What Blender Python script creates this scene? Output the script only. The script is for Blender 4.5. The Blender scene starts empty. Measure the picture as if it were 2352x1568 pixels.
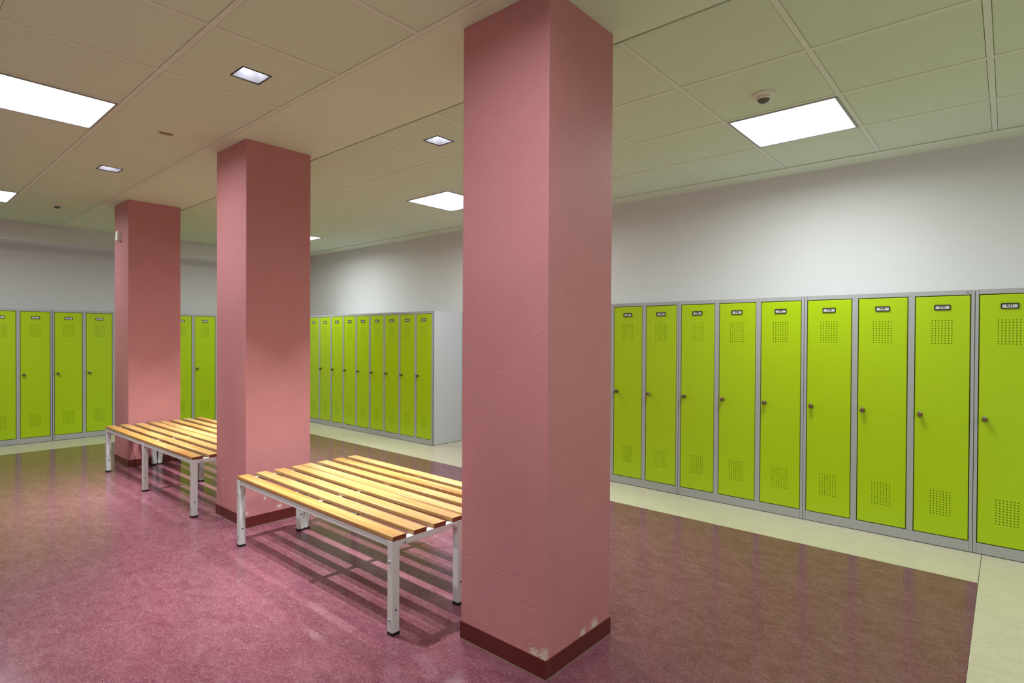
import bpy, bmesh, math, random
from mathutils import Matrix, Vector
random.seed(7)

# ------------------------------------------------------------------ camera
scene = bpy.context.scene
C = scene.collection
F_PX, YAW, PITCH, ROLL, CAM_H = 1305.475, 0.852769, -0.0086525, 0.0052035, 1.23994
cam_d = bpy.data.cameras.new('camera'); cam_d.sensor_width = 36.0
cam_d.lens = F_PX * 36.0 / 2352.0
cam_d.clip_start = 0.05
cam = bpy.data.objects.new('camera', cam_d); C.objects.link(cam); scene.camera = cam
fw = Vector((-math.cos(YAW), math.sin(YAW), 0)); rt = Vector((math.sin(YAW), math.cos(YAW), 0)); up = Vector((0, 0, 1))
f2 = fw * math.cos(PITCH) + up * math.sin(PITCH); u2 = -fw * math.sin(PITCH) + up * math.cos(PITCH)
r3 = rt * math.cos(ROLL) + u2 * math.sin(ROLL); u3 = -rt * math.sin(ROLL) + u2 * math.cos(ROLL)
cam.matrix_world = Matrix(((r3.x, u3.x, -f2.x, 0), (r3.y, u3.y, -f2.y, 0), (r3.z, u3.z, -f2.z, CAM_H), (0, 0, 0, 1)))

# ------------------------------------------------------------------ world, light levels, exposure
world = bpy.data.worlds.new('world'); scene.world = world; world.use_nodes = True
world.node_tree.nodes['Background'].inputs[0].default_value = (0.8, 0.82, 0.85, 1)
world.node_tree.nodes['Background'].inputs[1].default_value = 0.05
PANEL_W = 20.0        # watts of each square ceiling panel
SPOT_W = 18.5         # watts of each recessed downlight
PANEL_COL = (0.90, 0.985, 1.0)
SPOT_COL = (0.90, 0.99, 0.97)
vs = scene.view_settings
vs.view_transform = 'Standard'; vs.look = 'None'; vs.gamma = 1.0; vs.use_curve_mapping = False
vs.exposure = 0.12

# ------------------------------------------------------------------ room dimensions (metres)
HC = 2.4927                    # ceiling height
YW = 4.705                     # right-hand wall
XB = -8.815                    # back wall
YL, XF = -1.35, 3.10           # wall to the left of the camera, wall behind the camera
YF = 4.2347                    # front plane of lockers on right wall
XLB = -8.348                   # front plane of lockers on back wall
P = 0.5945                     # ceiling tile pitch
GX0 = -0.6677; GYL = 0.937; GYR = 3.312
STRIP0, STRIP1 = 1.528, 2.12   # plain plasterboard strip over the columns
MARGIN = 4.50                  # plain margin beside right wall

# ------------------------------------------------------------------ materials
def srgb(r, g, b):
    f = lambda c: (c / 12.92 if c <= 0.04045 else ((c + 0.055) / 1.055) ** 2.4)
    return (f(r / 255.0), f(g / 255.0), f(b / 255.0), 1.0)

def newmat(name):
    m = bpy.data.materials.new(name); m.use_nodes = True
    nt = m.node_tree; b = nt.nodes['Principled BSDF']
    return m, nt, b

def N(nt, typ, **kw):
    n = nt.nodes.new(typ)
    for k, v in kw.items():
        if k.startswith('i_'):
            n.inputs[k[2:].replace('_', ' ')].default_value = v
        else: setattr(n, k, v)
    return n

def ramp(nt, pts, interp='LINEAR'):
    r = nt.nodes.new('ShaderNodeValToRGB'); r.color_ramp.interpolation = interp
    e = r.color_ramp.elements
    while len(e) < len(pts): e.new(0.5)
    for el, (p, c) in zip(e, pts): el.position = p; el.color = c
    return r

def g(v): return (v, v, v, 1.0)

def plain(name, col, rough=0.5, metal=0.0, spec=0.5, bump=None, mottle=0.0, coat=0.0):
    m, nt, b = newmat(name)
    b.inputs['Base Color'].default_value = col; b.inputs['Roughness'].default_value = rough
    b.inputs['Metallic'].default_value = metal; b.inputs['Specular IOR Level'].default_value = spec
    b.inputs['Coat Weight'].default_value = coat
    tc = N(nt, 'ShaderNodeTexCoord')
    if mottle:
        nz = N(nt, 'ShaderNodeTexNoise', i_Scale=3.0, i_Detail=4.0)
        nt.links.new(tc.outputs['Object'], nz.inputs['Vector'])
        lo = tuple(c * (1 - mottle) for c in col[:3]) + (1,); hi = tuple(min(1, c * (1 + mottle)) for c in col[:3]) + (1,)
        r = ramp(nt, [(0.3, lo), (0.7, hi)])
        nt.links.new(nz.outputs['Fac'], r.inputs['Fac']); nt.links.new(r.outputs['Color'], b.inputs['Base Color'])
    if bump:
        sc, st, dist = bump
        nz = N(nt, 'ShaderNodeTexNoise', i_Scale=sc, i_Detail=3.0)
        nt.links.new(tc.outputs['Object'], nz.inputs['Vector'])
        bp = N(nt, 'ShaderNodeBump', i_Strength=st, i_Distance=dist)
        nt.links.new(nz.outputs['Fac'], bp.inputs['Height']); nt.links.new(bp.outputs['Normal'], b.inputs['Normal'])
    return m

def linoleum(name, dark, mid, light, fleck, rough=0.3, spec=0.5):
    """marbled sheet linoleum: cloudy mottling with short wavy flecks"""
    m, nt, b = newmat(name)
    tc = N(nt, 'ShaderNodeTexCoord')
    mp = N(nt, 'ShaderNodeMapping'); mp.inputs['Scale'].default_value = (1.0, 1.7, 1.0); mp.inputs['Rotation'].default_value = (0, 0, 0.35)
    nt.links.new(tc.outputs['Object'], mp.inputs['Vector'])
    n1 = N(nt, 'ShaderNodeTexNoise', i_Scale=7.0, i_Detail=6.0, i_Roughness=0.62, i_Distortion=1.2)
    n2 = N(nt, 'ShaderNodeTexNoise', i_Scale=42.0, i_Detail=5.0, i_Roughness=0.66, i_Distortion=2.0)
    for n in (n1, n2): nt.links.new(mp.outputs['Vector'], n.inputs['Vector'])
    mx = N(nt, 'ShaderNodeMix', data_type='FLOAT'); mx.inputs[0].default_value = 0.62
    nt.links.new(n1.outputs['Fac'], mx.inputs[2]); nt.links.new(n2.outputs['Fac'], mx.inputs[3])
    r = ramp(nt, [(0.34, dark), (0.5, mid), (0.66, light)])
    nt.links.new(mx.outputs[0], r.inputs['Fac'])
    mp2 = N(nt, 'ShaderNodeMapping'); mp2.inputs['Scale'].default_value = (1.0, 2.6, 1.0); mp2.inputs['Rotation'].default_value = (0, 0, 0.5)
    nt.links.new(tc.outputs['Object'], mp2.inputs['Vector'])
    n3 = N(nt, 'ShaderNodeTexNoise', i_Scale=60.0, i_Detail=3.0, i_Roughness=0.55, i_Distortion=2.5)
    nt.links.new(mp2.outputs['Vector'], n3.inputs['Vector'])
    rf = ramp(nt, [(0.60, g(0)), (0.70, g(0.62))])
    nt.links.new(n3.outputs['Fac'], rf.inputs['Fac'])
    m1 = N(nt, 'ShaderNodeMix', data_type='RGBA')
    nt.links.new(rf.outputs['Color'], m1.inputs[0]); nt.links.new(r.outputs['Color'], m1.inputs[6]); m1.inputs[7].default_value = fleck
    rd = ramp(nt, [(0.32, g(0.75)), (0.40, g(0))])
    nt.links.new(n3.outputs['Fac'], rd.inputs['Fac'])
    m2 = N(nt, 'ShaderNodeMix', data_type='RGBA')
    nt.links.new(rd.outputs['Color'], m2.inputs[0]); nt.links.new(m1.outputs[2], m2.inputs[6])
    m2.inputs[7].default_value = tuple(c * 0.72 for c in dark[:3]) + (1,)
    nt.links.new(m2.outputs[2], b.inputs['Base Color'])
    b.inputs['Roughness'].default_value = rough; b.inputs['Specular IOR Level'].default_value = spec
    bp = N(nt, 'ShaderNodeBump', i_Strength=0.05, i_Distance=0.002)
    nt.links.new(n2.outputs['Fac'], bp.inputs['Height']); nt.links.new(bp.outputs['Normal'], b.inputs['Normal'])
    return m

def wood(name):
    m, nt, b = newmat(name)
    tc = N(nt, 'ShaderNodeTexCoord'); oi = N(nt, 'ShaderNodeObjectInfo')
    ad = N(nt, 'ShaderNodeVectorMath', operation='ADD'); sc = N(nt, 'ShaderNodeVectorMath', operation='SCALE'); sc.inputs['Scale'].default_value = 37.0
    cb = N(nt, 'ShaderNodeCombineXYZ')
    for i in range(3): nt.links.new(oi.outputs['Random'], cb.inputs[i])
    nt.links.new(cb.outputs[0], sc.inputs[0]); nt.links.new(tc.outputs['Object'], ad.inputs[0]); nt.links.new(sc.outputs[0], ad.inputs[1])
    mp = N(nt, 'ShaderNodeMapping'); mp.inputs['Scale'].default_value = (1.4, 34.0, 34.0)
    nt.links.new(ad.outputs[0], mp.inputs['Vector'])
    n1 = N(nt, 'ShaderNodeTexNoise', i_Scale=1.0, i_Detail=6.0, i_Roughness=0.6, i_Distortion=0.6)
    nt.links.new(mp.outputs['Vector'], n1.inputs['Vector'])
    r = ramp(nt, [(0.28, srgb(164, 118, 70)), (0.5, srgb(186, 150, 96)), (0.75, srgb(198, 170, 120))])
    nt.links.new(n1.outputs['Fac'], r.inputs['Fac'])
    mp2 = N(nt, 'ShaderNodeMapping'); mp2.inputs['Scale'].default_value = (2.2, 5.0, 5.0)
    nt.links.new(ad.outputs[0], mp2.inputs['Vector'])
    n2 = N(nt, 'ShaderNodeTexNoise', i_Scale=1.0, i_Detail=2.0); nt.links.new(mp2.outputs['Vector'], n2.inputs['Vector'])
    r2 = ramp(nt, [(0.4, g(0)), (0.75, g(0.55))]); nt.links.new(n2.outputs['Fac'], r2.inputs['Fac'])
    m1 = N(nt, 'ShaderNodeMix', data_type='RGBA'); nt.links.new(r2.outputs['Color'], m1.inputs[0])
    nt.links.new(r.outputs['Color'], m1.inputs[6]); m1.inputs[7].default_value = srgb(172, 114, 62)
    # each slat was cut from a different board
    rr = ramp(nt, [(0.0, g(0.0)), (1.0, g(0.75))]); nt.links.new(oi.outputs['Random'], rr.inputs['Fac'])
    m2 = N(nt, 'ShaderNodeMix', data_type='RGBA'); nt.links.new(rr.outputs['Color'], m2.inputs[0])
    nt.links.new(m1.outputs[2], m2.inputs[6])
    hs = N(nt, 'ShaderNodeHueSaturation'); hs.inputs['Hue'].default_value = 0.485; hs.inputs['Saturation'].default_value = 1.18; hs.inputs['Value'].default_value = 0.93
    nt.links.new(m1.outputs[2], hs.inputs['Color']); nt.links.new(hs.outputs['Color'], m2.inputs[7])
    nt.links.new(m2.outputs[2], b.inputs['Base Color'])
    b.inputs['Roughness'].default_value = 0.38
    return m

def column_paint(name, chips=()):
    """rough plaster painted dusty pink, knocked through to white filler near the foot"""
    m, nt, b = newmat(name)
    tc = N(nt, 'ShaderNodeTexCoord'); geo = N(nt, 'ShaderNodeNewGeometry')
    n0 = N(nt, 'ShaderNodeTexNoise', i_Scale=2.2, i_Detail=3.0); nt.links.new(tc.outputs['Object'], n0.inputs['Vector'])
    r0 = ramp(nt, [(0.3, srgb(190, 123, 127)), (0.7, srgb(199, 131, 134))]); nt.links.new(n0.outputs['Fac'], r0.inputs['Fac'])
    # scuffs: noise patches allowed only in the lowest 20 cm of the shaft
    n1 = N(nt, 'ShaderNodeTexNoise', i_Scale=9.0, i_Detail=2.0); n2 = N(nt, 'ShaderNodeTexNoise', i_Scale=150.0, i_Detail=4.0, i_Roughness=0.7)
    for n in (n1, n2): nt.links.new(tc.outputs['Object'], n.inputs['Vector'])
    sx = N(nt, 'ShaderNodeSeparateXYZ'); nt.links.new(tc.outputs['Object'], sx.inputs[0])
    rz = N(nt, 'ShaderNodeMapRange'); rz.inputs['From Min'].default_value = 0.075; rz.inputs['From Max'].default_value = 0.21
    rz.inputs['To Min'].default_value = -0.06; rz.inputs['To Max'].default_value = -0.45
    nt.links.new(sx.outputs['Z'], rz.inputs['Value'])
    a1 = N(nt, 'ShaderNodeMath', operation='ADD'); nt.links.new(n1.outputs['Fac'], a1.inputs[0]); nt.links.new(rz.outputs['Result'], a1.inputs[1])
    k1 = ramp(nt, [(0.60, g(0)), (0.68, g(1))]); nt.links.new(a1.outputs[0], k1.inputs['Fac'])
    k2 = ramp(nt, [(0.46, g(0)), (0.56, g(1))]); nt.links.new(n2.outputs['Fac'], k2.inputs['Fac'])
    mu = N(nt, 'ShaderNodeMath', operation='MULTIPLY'); nt.links.new(k1.outputs['Color'], mu.inputs[0]); nt.links.new(k2.outputs['Color'], mu.inputs[1])
    last = mu.outputs[0]
    for (cx, cy, cz, cr) in chips:              # spots where knocks have broken the paint down to the filler
        dv = N(nt, 'ShaderNodeVectorMath', operation='DISTANCE'); nt.links.new(tc.outputs['Object'], dv.inputs[0]); dv.inputs[1].default_value = (cx, cy, cz)
        md = N(nt, 'ShaderNodeMapRange'); md.inputs['From Min'].default_value = 0.0; md.inputs['From Max'].default_value = cr
        md.inputs['To Min'].default_value = 0.34; md.inputs['To Max'].default_value = -0.1; nt.links.new(dv.outputs['Value'], md.inputs['Value'])
        ad = N(nt, 'ShaderNodeMath', operation='ADD'); nt.links.new(n2.outputs['Fac'], ad.inputs[0]); nt.links.new(md.outputs['Result'], ad.inputs[1])
        kk = ramp(nt, [(0.60, g(0)), (0.72, g(0.85))]); nt.links.new(ad.outputs[0], kk.inputs['Fac'])
        mm = N(nt, 'ShaderNodeMath', operation='MAXIMUM'); nt.links.new(last, mm.inputs[0]); nt.links.new(kk.outputs['Color'], mm.inputs[1]); last = mm.outputs[0]
    m1 = N(nt, 'ShaderNodeMix', data_type='RGBA'); nt.links.new(last, m1.inputs[0])
    nt.links.new(r0.outputs['Color'], m1.inputs[6]); m1.inputs[7].default_value = srgb(222, 206, 190)
    nt.links.new(m1.outputs[2], b.inputs['Base Color'])
    b.inputs['Roughness'].default_value = 0.55; b.inputs['Specular IOR Level'].default_value = 0.35
    nb = N(nt, 'ShaderNodeTexNoise', i_Scale=150.0, i_Detail=2.5, i_Roughness=0.5); nt.links.new(tc.outputs['Object'], nb.inputs['Vector'])
    bp = N(nt, 'ShaderNodeBump', i_Strength=0.55, i_Distance=0.0032); nt.links.new(nb.outputs['Fac'], bp.inputs['Height'])
    nt.links.new(bp.outputs['Normal'], b.inputs['Normal'])
    return m

def emission(name, col, strength):
    m, nt, b = newmat(name)
    b.inputs['Base Color'].default_value = g(0.8); b.inputs['Emission Color'].default_value = col + (1,) if len(col) == 3 else col
    b.inputs['Emission Strength'].default_value = strength
    return m

M = {}
M['wall'] = plain('wall_paint', srgb(220, 219, 218), 0.6, bump=(160, 0.12, 0.001), mottle=0.012)
M['board'] = plain('plasterboard_paint', srgb(222, 230, 204), 0.7, mottle=0.01)
M['tile'] = plain('ceiling_tile_mineral', srgb(212, 224, 197), 0.85, bump=(380, 0.25, 0.0008), mottle=0.015)
M['bar'] = plain('ceiling_bar_enamel', srgb(222, 226, 206), 0.55)
M['column_near'] = column_paint('column_plaster_near', [(0.205, -0.217, 0.082, 0.045), (0.165, -0.217, 0.086, 0.04), (0.218, -0.217, 0.10, 0.03), (0.22, 0.10, 0.085, 0.05), (0.22, 0.02, 0.08, 0.04)])
M['column_middle'] = column_paint('column_plaster_middle', [(0.229, 0.0, 0.10, 0.035), (0.229, 0.01, 0.14, 0.03), (0.229, -0.10, 0.17, 0.02), (0.229, 0.09, 0.13, 0.03), (0.229, -0.22, 0.10, 0.03), (-0.12, -0.223, 0.26, 0.018)])
M['column_far'] = column_paint('column_plaster_far')
M['skirt'] = plain('maroon_skirting', srgb(94, 30, 26), 0.42, mottle=0.06)
M['seal'] = plain('sealant_bead', srgb(130, 108, 102), 0.5)
M['floor'] = linoleum('plum_linoleum', srgb(96, 45, 58), srgb(119, 68, 82), srgb(136, 91, 101), srgb(178, 148, 148), 0.17)
M['border'] = linoleum('cream_linoleum', srgb(192, 184, 158), srgb(207, 198, 173), srgb(215, 206, 183), srgb(226, 218, 200), 0.32)
M['grey'] = plain('grey_enamel', srgb(178, 179, 180), 0.42)
M['carcass'] = plain('pale_grey_enamel', srgb(204, 207, 211), 0.45)
M['green'] = plain('lime_enamel', srgb(180, 214, 6), 0.33, mottle=0.01)
M['black'] = plain('black_plastic', srgb(20, 20, 20), 0.45)
M['rubber'] = plain('black_rubber', srgb(14, 14, 14), 0.7)
M['card'] = plain('white_card', srgb(226, 226, 228), 0.6)
M['ink'] = plain('black_ink', srgb(28, 28, 30), 0.6)
M['brass'] = plain('dull_bronze', srgb(122, 104, 66), 0.4, metal=0.55)
M['chrome'] = plain('chrome', srgb(225, 225, 225), 0.15, metal=1.0)
M['steel'] = plain('zinc_bolt', srgb(190, 192, 196), 0.3, metal=1.0)
M['bench'] = plain('bench_enamel', srgb(206, 204, 204), 0.4)
M['wood'] = wood('bench_wood')
M['endgrain'] = plain('wood_end_grain', srgb(122, 58, 32), 0.6, bump=(90, 0.3, 0.001), mottle=0.12)
M['lamp'] = emission('panel_diffuser', (0.97, 1.0, 1.0), 3.0)
M['frame'] = plain('lamp_frame', srgb(150, 152, 152), 0.4)
M['bulb'] = emission('downlight_bulb', (0.9, 0.94, 1.0), 20.0)
M['reflector'] = plain('downlight_reflector', (0.72, 0.74, 0.82, 1), 0.3, metal=0.0)
M['rim'] = plain('downlight_rim', srgb(40, 26, 24), 0.5)
M['white'] = plain('white_plastic', srgb(226, 222, 210), 0.4)
M['lens'] = plain('smoked_lens', srgb(92, 96, 78), 0.3)
M['void'] = plain('dark_void', srgb(30, 28, 24), 0.9)
M['brown'] = plain('brown_fitting', srgb(176, 138, 96), 0.6)

# ------------------------------------------------------------------ mesh helpers
BOXF = [(0, 3, 2, 1), (4, 5, 6, 7), (0, 1, 5, 4), (1, 2, 6, 5), (2, 3, 7, 6), (3, 0, 4, 7)]
def boxes_mesh(name, boxes):
    vs_, fs = [], []
    for (x0, y0, z0, x1, y1, z1) in boxes:
        o = len(vs_)
        vs_ += [(x0, y0, z0), (x1, y0, z0), (x1, y1, z0), (x0, y1, z0), (x0, y0, z1), (x1, y0, z1), (x1, y1, z1), (x0, y1, z1)]
        fs += [tuple(i + o for i in f) for f in BOXF]
    me = bpy.data.meshes.new(name); me.from_pydata(vs_, [], fs); me.update()
    return me

def bevel_mesh(me, w, seg=2):
    bm = bmesh.new(); bm.from_mesh(me)
    bmesh.ops.bevel(bm, geom=bm.edges[:], offset=w, segments=seg, affect='EDGES', profile=0.5)
    bm.to_mesh(me); bm.free(); return me

def lathe_mesh(name, prof, n=24, axis='Z', smooth=True):
    """prof: list of (radius, height)"""
    vs_, fs = [], []
    for (r, h) in prof:
        for i in range(n):
            a = 2 * math.pi * (i + 0.5) / n
            c, s = r * math.cos(a), r * math.sin(a)
            vs_.append((c, s, h) if axis == 'Z' else ((c, -h, s) if axis == 'Y' else (h, c, s)))
    for k in range(len(prof) - 1):
        for i in range(n):
            j = (i + 1) % n
            fs.append((k * n + i, k * n + j, (k + 1) * n + j, (k + 1) * n + i))
    fs.append(tuple(range(n - 1, -1, -1))); fs.append(tuple(range((len(prof) - 1) * n, len(prof) * n)))
    me = bpy.data.meshes.new(name); me.from_pydata(vs_, [], fs); me.update()
    bm = bmesh.new(); bm.from_mesh(me); bmesh.ops.recalc_face_normals(bm, faces=bm.faces[:]); bm.to_mesh(me); bm.free()
    if smooth:
        for p in me.polygons: p.use_smooth = len(p.vertices) == 4
    return me

def rounded_ring(name, w, h, r, t, depth, seg=5):
    """rounded rectangular frame in the xz plane, front at y=-depth, back at y=0"""
    def loop(w, h, r):
        pts = []
        for cx, cz, a0 in ((w/2-r, h/2-r, 0), (-w/2+r, h/2-r, 90), (-w/2+r, -h/2+r, 180), (w/2-r, -h/2+r, 270)):
            for k in range(seg + 1):
                a = math.radians(a0 + 90 * k / seg); pts.append((cx + r * math.cos(a), cz + r * math.sin(a)))
        return pts
    o = loop(w, h, r); i = loop(w - 2*t, h - 2*t, max(r - t, 0.0008)); n = len(o)
    vs_ = [(x, -depth, z) for x, z in o] + [(x, -depth, z) for x, z in i] + [(x, 0, z) for x, z in o] + [(x, -depth * 0.3, z) for x, z in i]
    fs = []
    for k in range(n):
        j = (k + 1) % n
        fs += [(k, j, n + j, n + k), (k, 2*n + k, 2*n + j, j), (n + k, n + j, 3*n + j, 3*n + k)]
    me = bpy.data.meshes.new(name); me.from_pydata(vs_, [], fs); me.update()
    bm = bmesh.new(); bm.from_mesh(me); bmesh.ops.recalc_face_normals(bm, faces=bm.faces[:]); bm.to_mesh(me); bm.free()
    return me

def link(name, me, mat, parent=None, loc=(0, 0, 0), rot=(0, 0, 0)):
    o = bpy.data.objects.new(name, me); C.objects.link(o)
    if mat is not None and me is not None and len(me.materials) == 0: me.materials.append(M[mat] if isinstance(mat, str) else mat)
    o.parent = parent; o.location = loc; o.rotation_euler = rot
    return o

def box(name, b, mat, parent=None, bev=0, loc=(0, 0, 0)):
    me = boxes_mesh(name, [b])
    if bev: bevel_mesh(me, bev)
    return link(name, me, mat, parent, loc)

def thing(name, label, cat, loc=(0, 0, 0), rz=0.0, group=None):
    o = bpy.data.objects.new(name, None); C.objects.link(o); o.empty_display_size = 0.1
    o.location = loc; o.rotation_euler = (0, 0, rz); o['label'] = label; o['category'] = cat
    if group: o['group'] = group
    return o

def struct(name, loc=(0, 0, 0), label=None, me=None, mat=None):
    o = link(name, me, mat, None, loc) if me else bpy.data.objects.new(name, None)
    if not me: C.objects.link(o); o.location = loc
    o['kind'] = 'structure'
    if label: o['label'] = label
    return o

# ------------------------------------------------------------------ floor
FX0, FX1, FY0, FY1 = -7.75, -0.105, -0.80, 3.7286
fl = struct('floor', label='marbled plum linoleum floor with a cream border',
            me=boxes_mesh('floor', [(FX0, FY0, -0.02, FX1, FY1, 0.0)]), mat='floor')
SG = 0.0012
for b in ((XB, FY1 + SG, -0.02, FX1 - SG, YW, 0.0),          # along right-hand lockers
          (XB, FY0, -0.02, FX0 - SG, FY1 - SG, 0.0),         # along back lockers
          (FX1 + SG, YL, -0.02, XF, YW, 0.0),                # passage beside the camera
          (XB, YL, -0.02, FX1 - SG, FY0 - SG, 0.0)):         # left border
    box('border_strip', b, 'border', fl)
box('subfloor', (XB, YL, -0.06, XF, YW, -0.021), 'void', fl)

# ------------------------------------------------------------------ walls
T = 0.12
def wall(name, b, label): return struct(name, label=label, me=boxes_mesh(name, [b]), mat='wall')
wall('wall_right', (XB - T, YW, -0.06, XF + T, YW + T, HC + 0.25), 'white plastered wall behind the long row of lockers')
wall('wall_back', (XB - T, YL - T, -0.06, XB, YW, HC + 0.25), 'white plastered end wall behind the far lockers')
wall('wall_left', (XB, YL - T, -0.06, XF + T, YL, HC + 0.25), 'white plastered wall left of the benches')
wall('wall_front', (XF, YL, -0.06, XF + T, YW, HC + 0.25), 'white plastered wall behind the viewer')

# ------------------------------------------------------------------ ceiling
ce = struct('ceiling', label='suspended ceiling of square beige tiles with a plain strip along the columns',
            me=boxes_mesh('ceiling', [(XB, YL, HC + 0.06, XF, YW, HC + 0.12)]), mat='void')
BX = -8.36                                    # face of the bulkhead over the far lockers
xl = [GX0 + P * k for k in range(-20, 8)]
xl = [BX] + [x for x in xl if BX + 0.05 < x < XF - 0.05] + [XF]
yl_left = [YL] + [y for y in (GYL - P * k for k in range(8, -1, -1)) if y > YL + 0.05] + [STRIP0]
yl_right = [STRIP1] + [GYR - P, GYR, GYR + P, MARGIN]
lights_at = set()
PANELS = []
DOWN = []
for xc in (GX0 - P / 2, GX0 - 5.5 * P, GX0 - 10.5 * P, GX0 + 4.5 * P):
    PANELS.append((xc, GYR + P / 2)); PANELS.append((xc, GYL - P / 2))
def is_panel(cx, cy): return any(abs(cx - a) < 0.1 and abs(cy - b) < 0.1 for a, b in PANELS)
BW = 0.0125          # half width of a ceiling bar
GR = 0.0022         # shadow groove
for xc in (-2.77, -5.145):
    DOWN.append((xc, 1.243)); DOWN.append((xc, 2.443))
DH = 0.071
SMALL = (-3.97, 1.252, 0.034, 0.046)
HOLES = [(x, y, DH, DH) for x, y in DOWN] + [SMALL]
tcache = {}
def tile_boxes(x0, y0, x1, y1):
    a = BW + GR; s = 0.003
    ax0, ay0, ax1, ay1 = x0 + a, y0 + a, x1 - a, y1 - a
    hole = [h for h in HOLES if x0 < h[0] < x1 and y0 < h[1] < y1]
    def frame(bx0, by0, bx1, by1, z0, z1):
        if not hole: return [(bx0, by0, z0, bx1, by1, z1)]
        hx, hy, hw, hd = hole[0]
        return [(bx0, by0, z0, bx1, hy - hd, z1), (bx0, hy + hd, z0, bx1, by1, z1),
                (bx0, hy - hd, z0, hx - hw, hy + hd, z1), (hx + hw, hy - hd, z0, bx1, hy + hd, z1)]
    return frame(ax0, ay0, ax1, ay1, HC + 0.0015, HC + 0.013) + frame(x0 + s, y0 + s, x1 - s, y1 - s, HC + 0.0131, HC + 0.028)
for ylist in (yl_left, yl_right):
    for x0, x1 in zip(xl[:-1], xl[1:]):
        for y0, y1 in zip(ylist[:-1], ylist[1:]):
            if is_panel((x0 + x1) / 2, (y0 + y1) / 2): continue
            bs = tile_boxes(x0, y0, x1, y1)
            if len(bs) == 2:
                key = (round(x1 - x0, 4), round(y1 - y0, 4))
                if key not in tcache:
                    tcache[key] = boxes_mesh('ceiling_tile', [(q[0] - x0, q[1] - y0, q[2], q[3] - x0, q[4] - y0, q[5]) for q in bs])
                link('ceiling_tile', tcache[key], 'tile', ce, (x0, y0, 0))
            else:
                link('ceiling_tile', boxes_mesh('ceiling_tile', bs), 'tile', ce)
# bars: main runners along x, cross bars between them
for ylist in (yl_left, yl_right):
    for y in ylist:
        if y in (YL, STRIP1, MARGIN): continue
        box('ceiling_bar', (BX, y - BW, HC, XF, y + BW, HC + 0.012), 'bar', ce)
    for x in xl[1:-1]:
        for y0, y1 in zip(ylist[:-1], ylist[1:]):
            box('ceiling_bar', (x - BW, y0 + BW + 0.0006, HC + 0.0004, x + BW, y1 - BW - 0.0006, HC + 0.012), 'bar', ce)
box('plain_strip', (BX, STRIP0 + BW + 0.001, HC - 0.0005, XF, STRIP1 - 0.002, HC + 0.012), 'board', ce)
box('plain_strip', (BX, MARGIN + 0.002, HC - 0.0005, XF, YW, HC + 0.012), 'board', ce)
bk = struct('trim_1', label='boxed-in bulkhead under the ceiling above the far lockers',
            me=boxes_mesh('trim_1', [(XB, YL, 2.292, BX, YW, HC + 0.02)]), mat='wall')

# ------------------------------------------------------------------ columns
def column(x0, x1, y0, y1, mat, label):
    t = thing('column', label, 'column', ((x0 + x1) / 2, (y0 + y1) / 2, 0), 0, 'pink columns in a row')
    hx, hy = (x1 - x0) / 2, (y1 - y0) / 2
    me = boxes_mesh('shaft', [(-hx, -hy, 0.0, hx, hy, HC - 0.001)])
    bm = bmesh.new(); bm.from_mesh(me)
    ed = [e for e in bm.edges if abs(e.verts[0].co.z - e.verts[1].co.z) > 1]
    bmesh.ops.bevel(bm, geom=ed, offset=0.004, segments=2, affect='EDGES', profile=0.5); bm.to_mesh(me); bm.free()
    link('shaft', me, mat, t)
    s = 0.003; z0, z1 = 0.0035, 0.0715
    for b in ((-hx - s, -hy - s, z0, hx + s, -hy, z1), (hx, -hy, z0, hx + s, hy, z1), (-hx - s, hy, z0, hx + s, hy + s, z1), (-hx - s, -hy, z0, -hx, hy, z1)):
        box('skirting', b, 'skirt', t)
    s = 0.005
    box('sealant_bead', (-hx - s, -hy - s, 0.0, hx + s, hy + s, 0.0034), 'seal', t)
    return t
column(-1.6847, -1.2447, 1.6183, 2.0532, 'column_near', 'tall pink plastered column in the foreground, nearest and widest of the three')
column(-4.1265, -3.6685, 1.6160, 2.0616, 'column_middle', 'pink plastered column standing between the two slatted bench groups')
column(-6.5861, -6.1559, 1.6304, 2.0738, 'column_far', 'farthest pink plastered column with a small white sensor near its top')

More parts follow.
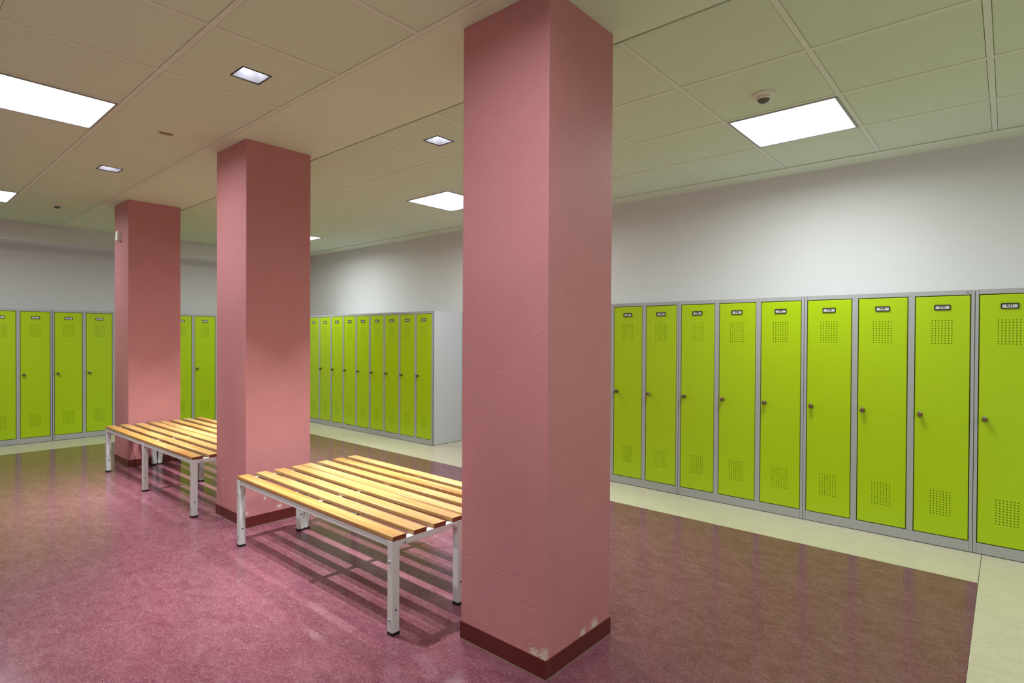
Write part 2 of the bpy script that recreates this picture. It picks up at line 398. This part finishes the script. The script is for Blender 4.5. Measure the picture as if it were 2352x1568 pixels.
# ------------------------------------------------------------------ lockers
LW, LH, LD = 0.903, 1.525, 0.462
PE, PM, RT, RB = 0.0165, 0.033, 0.028, 0.0635
OW = (LW - 2 * PE - 2 * PM) / 3; OH = LH - RT - RB
GAP = 0.0042
HX = [0.086 + 0.0157 * i - GAP for i in range(7)]
HZL = [0.192 - RB + 0.015 * i - GAP for i in range(10)]
HZU = [1.213 - RB + 0.015 * i - GAP for i in range(10)]
def door_mesh():
    W, H, R, D, TH = OW - 2 * GAP, OH - 2 * GAP, 0.0029, 0.018, 0.0015
    vs_, fs = [], []
    def v(x, y, z): vs_.append((x, y, z)); return len(vs_) - 1
    def quad(x0, z0, x1, z1): fs.append((v(x0, 0, z0), v(x1, 0, z0), v(x1, 0, z1), v(x0, 0, z1)))
    px, pz = 0.0157 / 2, 0.015 / 2
    xa, xb = HX[0] - px, HX[-1] + px
    la, lb, ua, ub = HZL[0] - pz, HZL[-1] + pz, HZU[0] - pz, HZU[-1] + pz
    e = 0.003
    quad(e, e, xa, H - e); quad(xb, e, W - e, H - e)
    quad(xa, e, xb, la); quad(xa, lb, xb, ua); quad(xa, ub, xb, H - e)
    for zs in (HZL, HZU):
        for cz in zs:
            for cx in HX:
                ring = [(cx + R * math.cos(math.pi / 4 * k), cz + R * math.sin(math.pi / 4 * k)) for k in range(8)]
                fr = [v(x, 0, z) for x, z in ring]; bk_ = [v(x, TH, z) for x, z in ring]
                out = [v(cx + px, 0, cz), v(cx + px, 0, cz + pz), v(cx, 0, cz + pz), v(cx - px, 0, cz + pz),
                       v(cx - px, 0, cz), v(cx - px, 0, cz - pz), v(cx, 0, cz - pz), v(cx + px, 0, cz - pz)]
                for k in range(8):
                    j = (k + 1) % 8
                    fs.append((fr[k], out[k], out[j], fr[j])); fs.append((fr[k], fr[j], bk_[j], bk_[k]))
    # rounded fold and return edges
    a = [v(e, 0, e), v(W - e, 0, e), v(W - e, 0, H - e), v(e, 0, H - e)]
    b = [v(0, e, 0), v(W, e, 0), v(W, e, H), v(0, e, H)]
    c = [v(0, D, 0), v(W, D, 0), v(W, D, H), v(0, D, H)]
    for k in range(4):
        j = (k + 1) % 4
        fs.append((a[k], b[k], b[j], a[j])); fs.append((b[k], c[k], c[j], b[j]))
    me = bpy.data.meshes.new('door'); me.from_pydata(vs_, [], fs); me.update()
    bm = bmesh.new(); bm.from_mesh(me)
    for f in bm.faces:
        if abs(f.normal.y) > 0.99 and f.normal.y > 0: f.normal_flip()
    bm.to_mesh(me); bm.free()
    me.materials.append(M['green'])
    return me
DOOR = door_mesh()
PLATE = rounded_ring('plate_frame', 0.078, 0.031, 0.0045, 0.0052, 0.005); PLATE.materials.append(M['black'])
CARD = boxes_mesh('plate_card', [(-0.035, -0.0014, -0.0115, 0.035, -0.0002, 0.0115)]); CARD.materials.append(M['card'])
LOCK = lathe_mesh('lock', [(0.0150, 0.0), (0.0150, 0.003), (0.0105, 0.004), (0.0105, 0.012), (0.0135, 0.0125), (0.0148, 0.015), (0.0148, 0.026), (0.0125, 0.029)], 6, 'Y', smooth=False); LOCK.materials.append(M['brass'])
TAB = bevel_mesh(boxes_mesh('lock_tab', [(-0.0075, -0.028, 0.010, 0.0075, -0.006, 0.024)]), 0.004, 2); TAB.materials.append(M['chrome'])
SCREW = lathe_mesh('screw', [(0.004, 0.0), (0.0036, 0.0012), (0.001, 0.0018)], 12, 'X'); SCREW.materials.append(M['steel'])
BADGE = lathe_mesh('badge', [(0.0075, 0.0), (0.0075, 0.001), (0.0062, 0.0018)], 16, 'Y'); BADGE.materials.append(M['steel'])

dg = bpy.context.evaluated_depsgraph_get()
def text_mesh(txt, size):
    cu = bpy.data.curves.new('txt', 'FONT'); cu.body = txt; cu.size = size; cu.align_x = 'CENTER'; cu.align_y = 'CENTER'; cu.offset = 0.0004
    o = bpy.data.objects.new('txt', cu); C.objects.link(o); bpy.context.view_layer.update()
    me = bpy.data.meshes.new_from_object(o.evaluated_get(bpy.context.evaluated_depsgraph_get()))
    bpy.data.objects.remove(o); bpy.data.curves.remove(cu)
    me.name = 'plate_number'; me.materials.clear(); me.materials.append(M['ink'])
    return me
def marks_mesh(seed):
    """too far away to read in the photograph: a row of small dark strokes"""
    r = random.Random(seed); vs_, fs = [], []
    x = -0.017
    for k in range(5):
        w = r.uniform(0.002, 0.0042); h = r.uniform(0.009, 0.0125); s = r.uniform(-0.0015, 0.0015); o = len(vs_)
        vs_ += [(x, -h / 2, 0), (x + w, -h / 2, 0), (x + w + s, h / 2, 0), (x + s, h / 2, 0)]; fs.append((o, o + 1, o + 2, o + 3)); x += w + 0.0035
    me = bpy.data.meshes.new('plate_number'); me.from_pydata(vs_, [], fs); me.update(); me.materials.append(M['ink'])
    return me

CARC = boxes_mesh('carcass', [(0.001, 0.0, 0.004, 0.0022, LD, LH), (LW - 0.0022, 0.0, 0.004, LW - 0.001, LD, LH),
                              (0.001, 0.0, LH - 0.0012, LW - 0.001, LD, LH), (0.001, LD - 0.0012, 0.004, LW - 0.001, LD, LH),
                              (0.002, 0.03, RB - 0.004, LW - 0.002, LD, RB - 0.0028),
                              (PE + OW + PM / 2 - 0.001, 0.03, RB, PE + OW + PM / 2 + 0.001, LD, LH - 0.002),
                              (PE + 2 * OW + 1.5 * PM - 0.001, 0.03, RB, PE + 2 * OW + 1.5 * PM + 0.001, LD, LH - 0.002)])
CARC.materials.append(M['carcass'])
PJ = 0.0009
POST_E = bevel_mesh(boxes_mesh('post', [(0.001, 0.0, 0.004, PE, 0.028, LH)]), 0.0012, 2); POST_E.materials.append(M['grey'])
POST_M = bevel_mesh(boxes_mesh('post', [(0.0, 0.0, RB, PM, 0.028, LH - RT)]), 0.0012, 2); POST_M.materials.append(M['grey'])
RAIL_T = bevel_mesh(boxes_mesh('rail', [(PE + PJ, 0.0003, LH - RT + 0.0004, LW - PE - PJ, 0.028, LH)]), 0.0010, 2); RAIL_T.materials.append(M['grey'])
RAIL_B = bevel_mesh(boxes_mesh('rail', [(PE + PJ, 0.0003, 0.004, LW - PE - PJ, 0.028, RB - 0.0004)]), 0.0010, 2); RAIL_B.materials.append(M['grey'])
FOOT = boxes_mesh('foot', [(-0.015, 0, 0, 0.015, 0.03, 0.0042)]); FOOT.materials.append(M['black'])

def locker_unit(loc, rz, label, group, texts, badge=False, turned=None, side_screws=False):
    t = thing('locker_unit', label, 'locker', loc, rz, group)
    link('carcass', CARC, None, t)
    link('post', POST_E, None, t); link('post', POST_E, None, t, (LW - PE - 0.001, 0, 0))
    for k in (1, 2): link('post', POST_M, None, t, (PE + k * OW + (k - 1) * PM, 0, 0))
    link('rail', RAIL_T, None, t); link('rail', RAIL_B, None, t)
    for fx in (0.04, LW - 0.04):
        for fy in (0.03, LD - 0.06): link('foot', FOOT, None, t, (fx, fy, 0))
    for k in range(3):
        d = link('door', DOOR, None, t, (PE + k * (OW + PM) + GAP, 0.0008, RB + GAP))
        cx = OW / 2 - GAP; cz = 1.427 - RB - GAP
        link('plate_frame', PLATE, None, d, (cx, 0, cz)); link('plate_card', CARD, None, d, (cx, 0, cz))
        tx = texts[k]
        if tx:
            me = text_mesh(tx, 0.0185) if not tx.startswith('#') else marks_mesh(tx)
            link('plate_number', me, None, d, (cx, -0.0017, cz), (math.pi / 2, 0, 0))
        ang = 0.0
        if turned and turned.get(k): ang = turned[k]
        lk = link('lock', LOCK, None, d, (0.032 - GAP, 0, 0.779 - RB - GAP), (0, ang + random.uniform(-0.12, 0.12), 0))
        tb = link('lock_tab', TAB, None, d, lk.location[:], lk.rotation_euler[:]); tb['label'] = 'bright chrome tab of the turning lock'
    if badge: link('badge', BADGE, None, t, (LW - PE - 0.018, 0.0003, LH - 0.013))
    if side_screws:
        for y in (0.05, 0.41):
            for z in (0.09, 1.46): link('screw', SCREW, None, t, (LW - 0.001, y, z))
    return t
RG = 'lime green lockers along the right wall'
for x0, tx, lab, bd, tn in (
    (-2.8605, ('', 'K43', 'K44'), 'lime green locker unit with doors K43 and K44, left end hidden by the near column', True, {2: 1.35}),
    (-1.9555, ('K45', 'K46', 'K47'), 'lime green three-door locker unit numbered K45, K46 and K47', False, None),
    (-1.0510, ('K48', 'K49', 'K50'), 'lime green three-door locker unit numbered K48, K49 and K50', True, None),
    (-0.1465, ('K51', '', ''), 'lime green locker unit at right edge of the photo, door numbered K51', False, None)):
    locker_unit((x0, YF, 0), 0, lab, RG, tx, bd, tn)
MG = 'lime green lockers on the right wall beyond the near column'
for i, lab in enumerate(('lime green locker unit whose grey end panel shows beside the near column',
                         'lime green locker unit in the middle of the row seen between the columns',
                         'lime green locker unit partly hidden by the middle column, left of its row')):
    locker_unit((-4.889 - (i + 1) * LW + 0.001 * i, YF, 0), 0, lab, MG, ['#%d%d' % (i, k) for k in range(3)], False, None, i == 0)
BG = 'lime green lockers on the far end wall'
for i, (y0, lab) in enumerate(((0.552, 'lime green locker unit cut off by the left edge of the photo'),
                               (1.4585, 'lime green far-wall locker unit left of and behind the farthest column'),
                               (2.368, 'lime green far-wall locker unit seen between the farthest and middle columns'))):
    locker_unit((XLB, y0, 0), math.pi / 2, lab, BG, ['#b%d%d' % (i, k) for k in range(3)], i == 0)

# ------------------------------------------------------------------ benches
SW, SP, ST, BH = 0.070, 0.1108, 0.019, 0.412
LEG = 0.036; RH = 0.028
def slat_mesh(L):
    me = boxes_mesh('slat', [(0, 0, -ST, L, SW, 0)])
    bm = bmesh.new(); bm.from_mesh(me)
    ed = [e for e in bm.edges if abs(e.verts[0].co.x - e.verts[1].co.x) > 0.5]
    bmesh.ops.bevel(bm, geom=ed, offset=0.0045, segments=3, affect='EDGES', profile=0.5)
    bm.to_mesh(me); bm.free()
    me.materials.append(M['wood']); me.materials.append(M['endgrain'])
    for p in me.polygons:
        if abs(p.normal.x) > 0.9: p.material_index = 1
        elif abs(p.normal.y) > 0.05 and abs(p.normal.z) > 0.05: p.use_smooth = True
    return me
def tube(name, b): return bevel_mesh(boxes_mesh(name, [b]), 0.0022, 2)
LEGM = tube('leg', (0, 0, 0.006, LEG, LEG, BH - ST - 0.0004)); LEGM.materials.append(M['bench'])
CAPM = bevel_mesh(boxes_mesh('foot_cap', [(-0.0012, -0.0012, 0.0, LEG + 0.0012, LEG + 0.0012, 0.0135)]), 0.0016, 2); CAPM.materials.append(M['rubber'])
BOLTY = lathe_mesh('bolt', [(0.0068, 0.0), (0.0062, 0.0018), (0.0042, 0.0036), (0.001, 0.0043)], 14, 'Y'); BOLTY.materials.append(M['steel'])
BOLTX = lathe_mesh('bolt', [(0.0078, 0.0), (0.0072, 0.002), (0.005, 0.0042), (0.001, 0.005)], 14, 'X'); BOLTX.materials.append(M['steel'])
HOLEX = lathe_mesh('bolt_hole', [(0.0045, 0.0), (0.0042, 0.0004)], 12, 'X'); HOLEX.materials.append(M['rubber'])
def bench(loc, L, rz, label, mid):
    t = thing('bench', label, 'bench', loc, rz, 'slatted benches between the columns')
    D = 3 * SP + SW
    sm = slat_mesh(L)
    for k in range(4): link('slat', sm, None, t, (random.uniform(-0.002, 0.002), k * SP, BH))
    zt = BH - ST - 0.0004; zb = zt - RH
    xs = [0.0, L - LEG]
    if mid: xs.insert(1, L / 2 - LEG / 2)
    for x in xs:
        for y in (0.0, D - LEG):
            lg = link('leg', LEGM, None, t, (x, y, 0))
            link('foot_cap', CAPM, None, lg)
            if y == 0.0:
                for z in (0.305, 0.062): link('bolt', BOLTY, None, lg, (LEG * 0.42, 0.0, z))
            link('bolt_hole', HOLEX, None, lg, (LEG, LEG * 0.5, 0.105))
    def rail(b): m = tube('rail', b); return link('rail', m, 'bench', t)
    seg = list(zip(xs[:-1], xs[1:]))
    for x0, x1 in seg:
        for y in (0.002, D - LEG): rail((x0 + LEG, y, zb, x1, y + LEG - 0.002, zt))
    for x in xs: rail((x + 0.002, LEG, zb, x + LEG - 0.001, D - LEG, zt))
    if not mid: rail((L / 2 - 0.014, LEG, zb, L / 2 + 0.014, D - LEG, zt))
    for y in (0.062, D - 0.062): link('bolt', BOLTX, None, t, (L - 0.0012, y, zb + RH * 0.5))
    return t
bench((-3.410, 1.4500, 0), 1.510, -0.0098, 'shorter slatted wooden bench in front, nearest the viewer, against the near column', False)
bench((-3.410, 1.8580, 0), 1.510, -0.0098, 'shorter slatted wooden bench standing behind the nearest one, touching its back edge', False)
bench((-6.140, 1.4480, 0), 1.990, 0.0105, 'long slatted bench with six legs, front one of the farther pair', True)
bench((-6.140, 1.8620, 0), 1.990, 0.0105, 'long slatted bench with six legs, rear one of the farther pair', True)

# ------------------------------------------------------------------ ceiling lamps
def panel(xc, yc, label):
    t = thing('ceiling_light', label, 'ceiling light', (xc, yc, HC), 0, 'square ceiling light panels')
    h = P / 2 - BW - 0.001; w = 0.012
    me = boxes_mesh('frame', [(-h, -h, -0.004, h, -h + w, 0.02), (-h, h - w, -0.004, h, h, 0.02), (-h, -h + w, -0.004, -h + w, h - w, 0.02), (h - w, -h + w, -0.004, h, h - w, 0.02)])
    link('frame', me, 'frame', t)
    r = 0.012; q = h - w - 0.0005; pts = []
    for cx, cy, a0 in ((q - r, q - r, 0), (-q + r, q - r, 90), (-q + r, -q + r, 180), (q - r, -q + r, 270)):
        for k in range(5):
            a = math.radians(a0 + 22.5 * k); pts.append((cx + r * math.cos(a), cy + r * math.sin(a)))
    n = len(pts)
    vs_ = [(x, y, -0.0005) for x, y in pts] + [(x, y, 0.006) for x, y in pts]
    fs = [tuple(range(n - 1, -1, -1)), tuple(range(n, 2 * n))] + [(k, (k + 1) % n, n + (k + 1) % n, n + k) for k in range(n)]
    me = bpy.data.meshes.new('diffuser'); me.from_pydata(vs_, [], fs); me.update()
    link('diffuser', me, 'lamp', t)
    ld = bpy.data.lights.new('panel_lamp', 'AREA'); ld.shape = 'SQUARE'; ld.size = 0.52; ld.energy = PANEL_W; ld.color = PANEL_COL
    ld.spread = math.radians(170)
    lo = bpy.data.objects.new('panel_lamp', ld); C.objects.link(lo); lo.parent = t; lo.location = (0, 0, -0.006)
    return t
plab = {0: 'square white light panel at upper right, beside the round ceiling sensor',
        1: 'square white light panel above the viewer to the left, out of frame',
        2: 'square white light panel cut by the left edge of the near column',
        3: 'large square white light panel at upper left edge of the photo',
        4: 'small bright tip of a light panel peeping past the middle column',
        5: 'small white light panel at left edge, below the larger one',
        6: 'square white light panel past the right edge of the photo, out of frame',
        7: 'square white light panel behind the viewer to the left, out of frame'}
for i, (xc, yc) in enumerate(PANELS): panel(xc, yc, plab[i])

def downlight(xc, yc, label):
    t = thing('downlight', label, 'downlight', (xc, yc, HC), 0, 'square recessed downlights')
    o, i, top, d = DH - 0.001, DH - 0.006, 0.036, 0.062
    me = boxes_mesh('rim', [(-o, -o, -0.001, o, -i, 0.012), (-o, i, -0.001, o, o, 0.012), (-o, -i, -0.001, -i, i, 0.012), (i, -i, -0.001, o, i, 0.012)])
    link('rim', me, 'rim', t)
    vs_ = [(-i, -i, 0.004), (i, -i, 0.004), (i, i, 0.004), (-i, i, 0.004), (-top, -top, d), (top, -top, d), (top, top, d), (-top, top, d)]
    fs = [(0, 1, 5, 4), (1, 2, 6, 5), (2, 3, 7, 6), (3, 0, 4, 7), (4, 5, 6, 7)]
    me = bpy.data.meshes.new('reflector'); me.from_pydata(vs_, [], fs); me.update(); link('reflector', me, 'reflector', t)
    link('bulb', lathe_mesh('bulb', [(0.012, -0.004), (0.022, -0.002), (0.024, 0.004)], 18), 'bulb', t, (0, 0, d - 0.005))
    ld = bpy.data.lights.new('spot_lamp', 'AREA'); ld.shape = 'DISK'; ld.size = 0.045; ld.energy = SPOT_W; ld.color = SPOT_COL; ld.spread = math.radians(74)
    lo = bpy.data.objects.new('spot_lamp', ld); C.objects.link(lo); lo.parent = t; lo.location = (0, 0, d - 0.012)
    return t
dlab = ('square recessed downlight at upper left, largest and nearest of its row',
        'square recessed downlight just left of the near column',
        'square recessed downlight above the farther benches, left of the middle column',
        'square recessed downlight hidden behind the middle column')
for (xc, yc), lab in zip(DOWN, dlab): downlight(xc, yc, lab)
# small unlit fitting between the downlights
t = thing('ceiling_vent', 'tiny unlit square fitting in the ceiling between the two left downlights', 'vent', (SMALL[0], SMALL[1], HC))
o_, q_ = SMALL[2] - 0.001, SMALL[3] - 0.001; i_, j_ = o_ - 0.006, q_ - 0.006
link('rim', boxes_mesh('rim', [(-o_, -q_, -0.001, o_, -j_, 0.02), (-o_, j_, -0.001, o_, q_, 0.02), (-o_, -j_, -0.001, -i_, j_, 0.02), (i_, -j_, -0.001, o_, j_, 0.02)]), 'board', t)
for k in range(4):
    y = -j_ + (k + 0.5) * 2 * j_ / 4
    box('vent_blade', (-i_, y - 0.003, 0.004, i_, y + 0.003, 0.016), 'brown', t)
box('back_plate', (-i_, -j_, 0.017, i_, j_, 0.02), 'brown', t)

# ------------------------------------------------------------------ sensors
def ceiling_sensor(x, y, r, label):
    t = thing('ceiling_sensor', label, 'sensor', (x, y, HC + 0.0015), 0, 'round motion sensors on the ceiling')
    link('dish', lathe_mesh('dish', [(r, 0.0), (r * 0.99, -0.006), (r * 0.86, -0.014), (r * 0.66, -0.018)], 32), 'white', t)
    link('collar', lathe_mesh('collar', [(r * 0.66, -0.017), (r * 0.64, -0.026), (r * 0.58, -0.029), (r * 0.5, -0.029)], 32), 'white', t)
    link('lens', lathe_mesh('lens', [(r * 0.57, -0.027), (r * 0.5, -0.036), (r * 0.36, -0.044), (r * 0.18, -0.048), (r * 0.04, -0.049)], 28), 'lens', t)
ceiling_sensor(-0.962, 3.062, 0.056, 'round ceiling motion sensor beside the upper right light panel')
ceiling_sensor(-6.895, 1.240, 0.050, 'round ceiling motion sensor at far left above the end-wall lockers')

t = thing('wall_sensor', 'small white sensor box high on the farthest column', 'sensor', (-6.40, 1.6304, 2.176))
bm = bmesh.new(); prof = []
for k in range(9):
    a = math.pi * k / 8; prof.append((-0.042 * math.cos(a), -0.018 - 0.026 * math.sin(a)))
prof = [(-0.042, 0.0)] + prof + [(0.042, 0.0)]
vs_ = [(x, y, -0.045) for x, y in prof] + [(x * 0.9, y * 0.85, 0.045) for x, y in prof]; n = len(prof)
fs = [tuple(range(n - 1, -1, -1)), tuple(range(n, 2 * n))] + [(k, (k + 1) % n, n + (k + 1) % n, n + k) for k in range(n)]
me = bpy.data.meshes.new('housing'); me.from_pydata(vs_, [], fs); me.update(); link('housing', bevel_mesh(me, 0.002, 1), 'white', t, (0, -0.0005, 0))
link('back_plate', boxes_mesh('back_plate', [(-0.046, -0.004, -0.049, 0.046, 0.0, 0.049)]), 'white', t)
bm.free()
